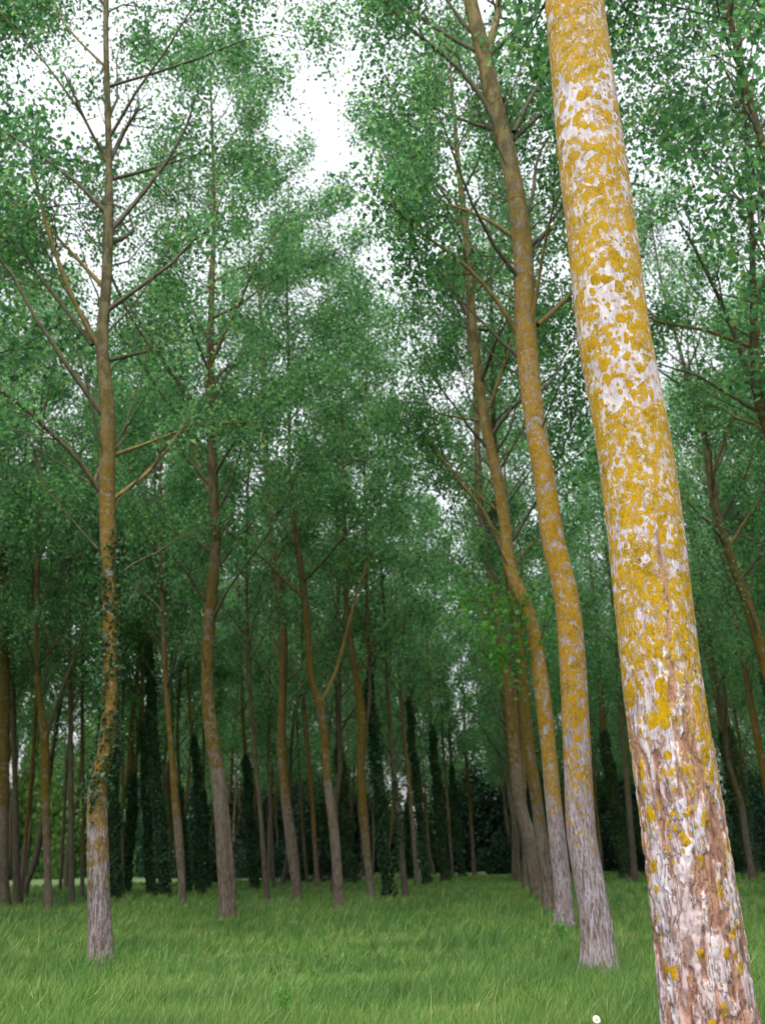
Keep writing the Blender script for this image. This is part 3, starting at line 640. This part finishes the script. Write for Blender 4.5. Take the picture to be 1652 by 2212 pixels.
T('Rb', [(1688, 1905, 24), (1665, 1750, 19), (1640, 1620, 16), (1614, 1480, 13), (1596, 1380, 10)], 'plain brown stem beyond the large ivy-clothed one', 23, 7, 24, 3.2, 12000, .15, seed=64)
T('I16', [(1745, 1935, 40), (1700, 1650, 34), (1662, 1470, 30), (1628, 1350, 24), (1612, 1300, 22), (1571, 1187, 19), (1546, 1100, 18), (1531, 1012, 15), (1521, 937, 13), (1496, 862, 12), (1476, 787, 9)], 'forking gold-brown stem with a dark ivied foot at the wood side', 24, 7, 30, 3.8, 20000, .13, seed=65, ivy=[(0.1, 7.5)], ivy_thick=.14, sides=18,
  branches=[([(1571, 1187, 9), (1600, 1140, 8), (1640, 1080, 6)], .5, 'limb_gold'), ([(1534, 1030, 8), (1560, 960, 6), (1585, 890, 4)], -.4, 'limb_gold')])
T('Rc', [(1880, 2010, 62), (1790, 1500, 48), (1720, 1200, 38), (1660, 930, 26), (1640, 870, 23), (1631, 800, 20), (1626, 640, 15), (1622, 480, 11)], 'tall forking stem whose upper boughs cross the clear sky patch', 22, 7.5, 30, 4.2, 25000, .12, 'dull_bark', True, seed=66, sides=20,
  branches=[([(1648, 900, 13), (1620, 820, 12), (1591, 737, 11), (1560, 660, 9), (1531, 600, 8), (1481, 500, 5)], -.8, 'limb')])

# --- smaller growth on the traced trees
def shoot_mass(root, C, n, spread, size, seed, mat='fresh', name='shoot_foliage'):
    rng = np.random.default_rng(seed)
    k = 14
    ctr = rng.normal(size=(k, 3)) * spread
    tw = np.stack([ctr * .0, ctr * .35 + rng.normal(size=(k, 3)) * .05, ctr * .7, ctr * 1.0], 1)
    pts = ctr[rng.integers(0, k, n)] * rng.uniform(.3, 1.1, (n, 1)) + rng.normal(size=(n, 3)) * np.array(spread) * .38
    V, Q, mi, sm = join([(*leaves(pts, size, rng), 0, False), (*tubes(tw, np.full((k, 4), .008), 4), 1, True)])
    o = link(name, mesh(name, V, Q, [M[mat], M['twig']], mi, sm), root)
    o.location = C
    return o
b, pp, root = HUB['R3']
for (x, y, n, s) in ((1122, 1330, 260, (.55, .4, .6)), (1085, 1420, 300, (.6, .4, .55)), (1060, 1300, 180, (.5, .4, .5))):
    p = at_plane(x, y, b, -.3); shoot_mass(root, (p.x - b.x, p.y - b.y, p.z), n, np.array(s), .15, int(x))
b, pp, root = HUB['R5']
p = at_plane(1063, 1130, b, -.2); shoot_mass(root, (p.x - b.x, p.y - b.y, p.z), 900, np.array((.32, .3, .8)), .13, 91, 'ivy', 'mistletoe_foliage')
b, pp, root = HUB['L2']
ln = [(504, 1972, 15), (503, 1900, 13), (498, 1840, 11), (492, 1760, 8), (486, 1690, 5)]
q4 = []
for x, y, w in ln:
    p = at_plane(x, y, b, -.05); q4.append([p.x - b.x, p.y - b.y, p.z, w / F_PX * (p - Vector((0, 0, EYE))).dot(f0) / 2])
q4 = catmull(np.array(q4), 14); q4[0, 2] = -.05
v, q = tubes(q4[None, :, :3], q4[None, :, 3], 10)
link('side_stem', mesh('side_stem', v, q, [M['dull_bark']], smooth=True), root)

# ------------------------------------------------------------------ the rest of the plantation: copies of a few slender poplars
def proto(seed, ivied):
    rng = np.random.default_rng(seed); H = rng.uniform(26, 30)
    path = [[0, 0, -.15, .19], [0, 0, .3, .175]]
    p = np.zeros(2)
    for z in (2, 4, 6, 8.5, 11, 14):
        p = p + rng.normal(size=2) * .16; path.append([p[0], p[1], z, .185 * (1 - z / 27)])
    path = finish_path([q[:3] for q in path], [q[3] for q in path], H, rng)
    root = empty('poplar_tree', (0, 0, 0))
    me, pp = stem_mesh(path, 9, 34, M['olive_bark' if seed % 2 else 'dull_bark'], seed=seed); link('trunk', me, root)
    cm, _, _ = crown_mesh('crown', pp, rng.uniform(5.6, 7.6), H, 30, 5.2, 22000, .155, rng, per=9, sig=.36)
    link('crown', cm, root)
    if ivied: link('ivy', ivy_mesh('ivy', pp, .1, rng.uniform(6, 10), 4200, rng, .15, .09), root)
    return root
protos = [proto(300 + i, i == 2) for i in range(7)]
used = [False] * len(protos)
rowdir = (HUB['R5'][0] - HUB['R2'][0]); rowdir.z = 0; rowdir.normalize()
perp = Vector((rowdir.y, -rowdir.x, 0))
r2 = HUB['R2'][0]
taken = [h[0] for h in HUB.values()]
rnd = random.Random(8)
kids = {p: list(p.children) for p in protos}
def place(x, y, k, rz, sc, label, group):
    pr = protos[k]
    if not used[k]: o = pr; used[k] = True
    else:
        o = pr.copy(); col.objects.link(o)
        for c_ in kids[pr]:
            d = c_.copy(); col.objects.link(d); d.parent = o
    o.location = (x, y, 0); o.rotation_euler = (0, 0, rz); o.scale = (sc, sc, sc)
    tag(o, label, 'tree', group)
count = 0
for i in range(-17, 13):
    for j in range(-1, 17):
        c0 = r2 + perp * (i * 6.2 - (3.2 if i < 0 else 0)) + rowdir * (j * 6.8)
        c0 = c0 + Vector((rnd.uniform(-.8, .8), rnd.uniform(-.8, .8), 0))
        k = rnd.randrange(len(protos)); rz = rnd.uniform(0, 6.28); sc = rnd.uniform(.92, 1.08)
        d = math.hypot(c0.x, c0.y); a = math.degrees(math.atan2(c0.x, c0.y))
        if c0.y < 8 or abs(a) > 46 or d > 118 or (-26 < a < -12 and d > 84): continue
        inside = -27 < a < 25
        if inside and d < 43: continue
        if not inside and (d > 60 or d < 12): continue
        if not inside and abs(a) > 38 and d > 35: continue
        if any((c0 - t_).length < 3.6 for t_ in taken): continue
        ivied = k == 2
        side = 'towards the bright clearing' if i < -6 else ('behind the row across the alley' if i < 0 else 'behind the bowed yellow and thick white trunks')
        lab = ('dim ivied stem deep in the wood ' if ivied else 'dim slender stem deep in the wood ') + side
        place(c0.x, c0.y, k, rz, sc, lab, lab.replace('stem', 'stems'))
        count += 1
print('filler trees', count, 'traced', len(HUB))

# ------------------------------------------------------------------ bushes, far hedge, small plants
def bush(name, loc, size, n, leaf, mat, label, cat, group, seed):
    rng = np.random.default_rng(seed)
    k = 26; c = nrm(rng.normal(size=(k, 3))) * rng.uniform(.25, 1, (k, 1)) ** .6; c[:, 2] = np.abs(c[:, 2])
    kk = rng.integers(0, k, n)
    pts = (c[kk] + nrm(rng.normal(size=(n, 3))) * (rng.random((n, 1)) ** .5) * .38) * np.array(size); pts[:, 2] = np.abs(pts[:, 2]) + .05
    root = empty(name, loc); tag(root, label, cat, group)
    link('foliage', mesh('foliage', *leaves(pts, leaf, rng), [M[mat]]), root)
    tw = np.stack([c * 0, c * np.array(size) * .33, c * np.array(size) * .66, c * np.array(size)], 1)
    v, q = tubes(tw, np.full((k, 1), 1) * np.array([.05, .04, .025, .01]), 5)
    link('stem', mesh('stem', v, q, [M['twig']], smooth=True), root)
    return root
p = at_ground(1092, 1884)
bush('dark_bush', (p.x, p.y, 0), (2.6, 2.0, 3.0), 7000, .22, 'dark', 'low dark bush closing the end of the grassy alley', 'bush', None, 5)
def belt(name, size, n, leaf, mat, label, group, seed, spots):
    hb = bush(name, (0, 0, 0), size, n, leaf, mat, label, 'tree', group, seed)
    hk = list(hb.children)
    for i, (x, y, s_, sz, rz) in enumerate(spots):
        o = hb
        if i:
            o = hb.copy(); col.objects.link(o)
            for c_ in hk:
                e = c_.copy(); col.objects.link(e); e.parent = o
        o.location = (x, y, -.2); o.rotation_euler = (0, 0, rz); o.scale = (s_, s_, s_ * sz)
rnd = random.Random(3)
pol = lambda a, d: (d * math.sin(math.radians(a)), d * math.cos(math.radians(a)))
gap_a = math.degrees(math.atan2(ray(900, 1780).x, ray(900, 1780).y))
belt('hedge_tree', (5.5, 4.0, 7.5), 20000, .38, 'hedge', 'light green hedgerow tree lit by the sky beyond the plantation', 'hedgerow trees beyond the plantation', 6,
     [(*pol(a, 138 + rnd.uniform(-5, 5)), rnd.uniform(.7, 1.0), rnd.uniform(1.0, 1.7) * (2.3 if a < -11 else 1.2), rnd.uniform(0, 6.28)) for a in np.arange(-40, 41, 1.9) if abs(a - gap_a) > .8])
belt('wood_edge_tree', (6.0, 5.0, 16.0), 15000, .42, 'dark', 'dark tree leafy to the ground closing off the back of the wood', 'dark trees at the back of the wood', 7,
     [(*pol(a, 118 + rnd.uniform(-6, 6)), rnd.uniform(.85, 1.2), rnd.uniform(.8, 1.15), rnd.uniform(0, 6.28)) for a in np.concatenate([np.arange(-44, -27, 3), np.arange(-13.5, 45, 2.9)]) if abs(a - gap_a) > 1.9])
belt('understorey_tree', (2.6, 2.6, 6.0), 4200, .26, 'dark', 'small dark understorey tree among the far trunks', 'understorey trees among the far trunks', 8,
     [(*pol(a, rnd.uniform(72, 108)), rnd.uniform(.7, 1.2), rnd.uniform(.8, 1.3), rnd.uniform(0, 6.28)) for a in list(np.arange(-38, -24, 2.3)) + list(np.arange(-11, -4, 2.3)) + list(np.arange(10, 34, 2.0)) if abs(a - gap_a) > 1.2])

def weed(x, y, z, label, n, size, spread, seed):
    p = at_ground(x, y, z); rng = np.random.default_rng(seed)
    root = empty('broadleaf_weed', (p.x, p.y, float(gz(p.x, p.y)))); tag(root, label, 'plant', 'bright weeds in the grass')
    ks = 7; az = rng.uniform(0, 6.28, ks); rad = rng.uniform(.05, 1, ks) * spread; top = rng.uniform(.3, .5, ks)
    e = np.stack([np.cos(az) * rad, np.sin(az) * rad, top], -1)
    tw = np.stack([e * 0, e * [.2, .2, .4], e * [.55, .55, .75], e], 1)
    v, q = tubes(tw, np.full((ks, 4), .005), 5); link('stem', mesh('stem', v, q, [M['fresh']], smooth=True), root)
    k = rng.integers(0, ks, n); f = rng.uniform(.35, 1.05, (n, 1))
    link('foliage', mesh('foliage', *leaves(e[k] * f + rng.normal(size=(n, 3)) * .05, size, rng, up=1), [M['fresh']]), root)
weed(612, 2150, .3, 'bright green leafy weed alone in the open middle grass', 45, .05, .14, 1)
weed(1212, 2005, .3, 'leafy sprig in the grass just before the foot of the bent yellow trunk', 45, .07, .18, 3)

p = at_ground(1287, 2205, .33)
fl = empty('white_flower', (p.x, p.y, 0)); tag(fl, 'single small white flower in the grass near the thick white trunk', 'flower')
t = NT('white_petal'); pb = t.n('BsdfPrincipled'); pb.inputs['Base Color'].default_value = (.68, .68, .64, 1); t.l(pb.outputs[0], t.out.inputs[0])
t2 = NT('yellow_flower_eye'); pb = t2.n('BsdfPrincipled'); pb.inputs['Base Color'].default_value = (.65, .45, .03, 1); t2.l(pb.outputs[0], t2.out.inputs[0])
v, q = tubes(np.array([[[0, 0, -.02], [.01, 0, .12], [.0, -.01, .24], [0, -.02, .335]]]), np.full((1, 4), .003), 6)
link('stem', mesh('stem', v, q, [M['fresh']], smooth=True), fl)
Vp, Qp = [], []
for i in range(14):
    a = i * 2 * math.pi / 14; ca, sa = math.cos(a), math.sin(a)
    for (rr_, ww, zz_) in ((.008, .003, 0), (.023, .0058, .006), (.033, .002, .002)):
        for s_ in (-1, 1): Vp.append((rr_ * ca - s_ * ww * sa, -.02 - zz_ * .4 - .35 * (rr_ * sa + s_ * ww * ca) * 0 + (rr_ * sa + s_ * ww * ca) * .55, .34 + zz_ + (rr_ * sa + s_ * ww * ca) * .83))
    o_ = i * 6; Qp += [(o_, o_ + 1, o_ + 3, o_ + 2), (o_ + 2, o_ + 3, o_ + 5, o_ + 4)]
link('petals', mesh('petals', Vp, Qp, [t.m]), fl)
vv = [(.011 * math.cos(a) * math.cos(e), -.023 - .008 * math.sin(e) + .011 * math.sin(a) * math.cos(e) * .55, .341 + .006 * math.sin(e) + .011 * math.sin(a) * math.cos(e) * .83) for e in (0, .6, 1.2) for a in np.linspace(0, 2 * math.pi, 10, endpoint=False)]
qq = [(r * 10 + i, r * 10 + (i + 1) % 10, (r + 1) * 10 + (i + 1) % 10, (r + 1) * 10 + i) for r in range(2) for i in range(10)]
link('flower_eye', mesh('flower_eye', vv, qq, [t2.m], smooth=True), fl)
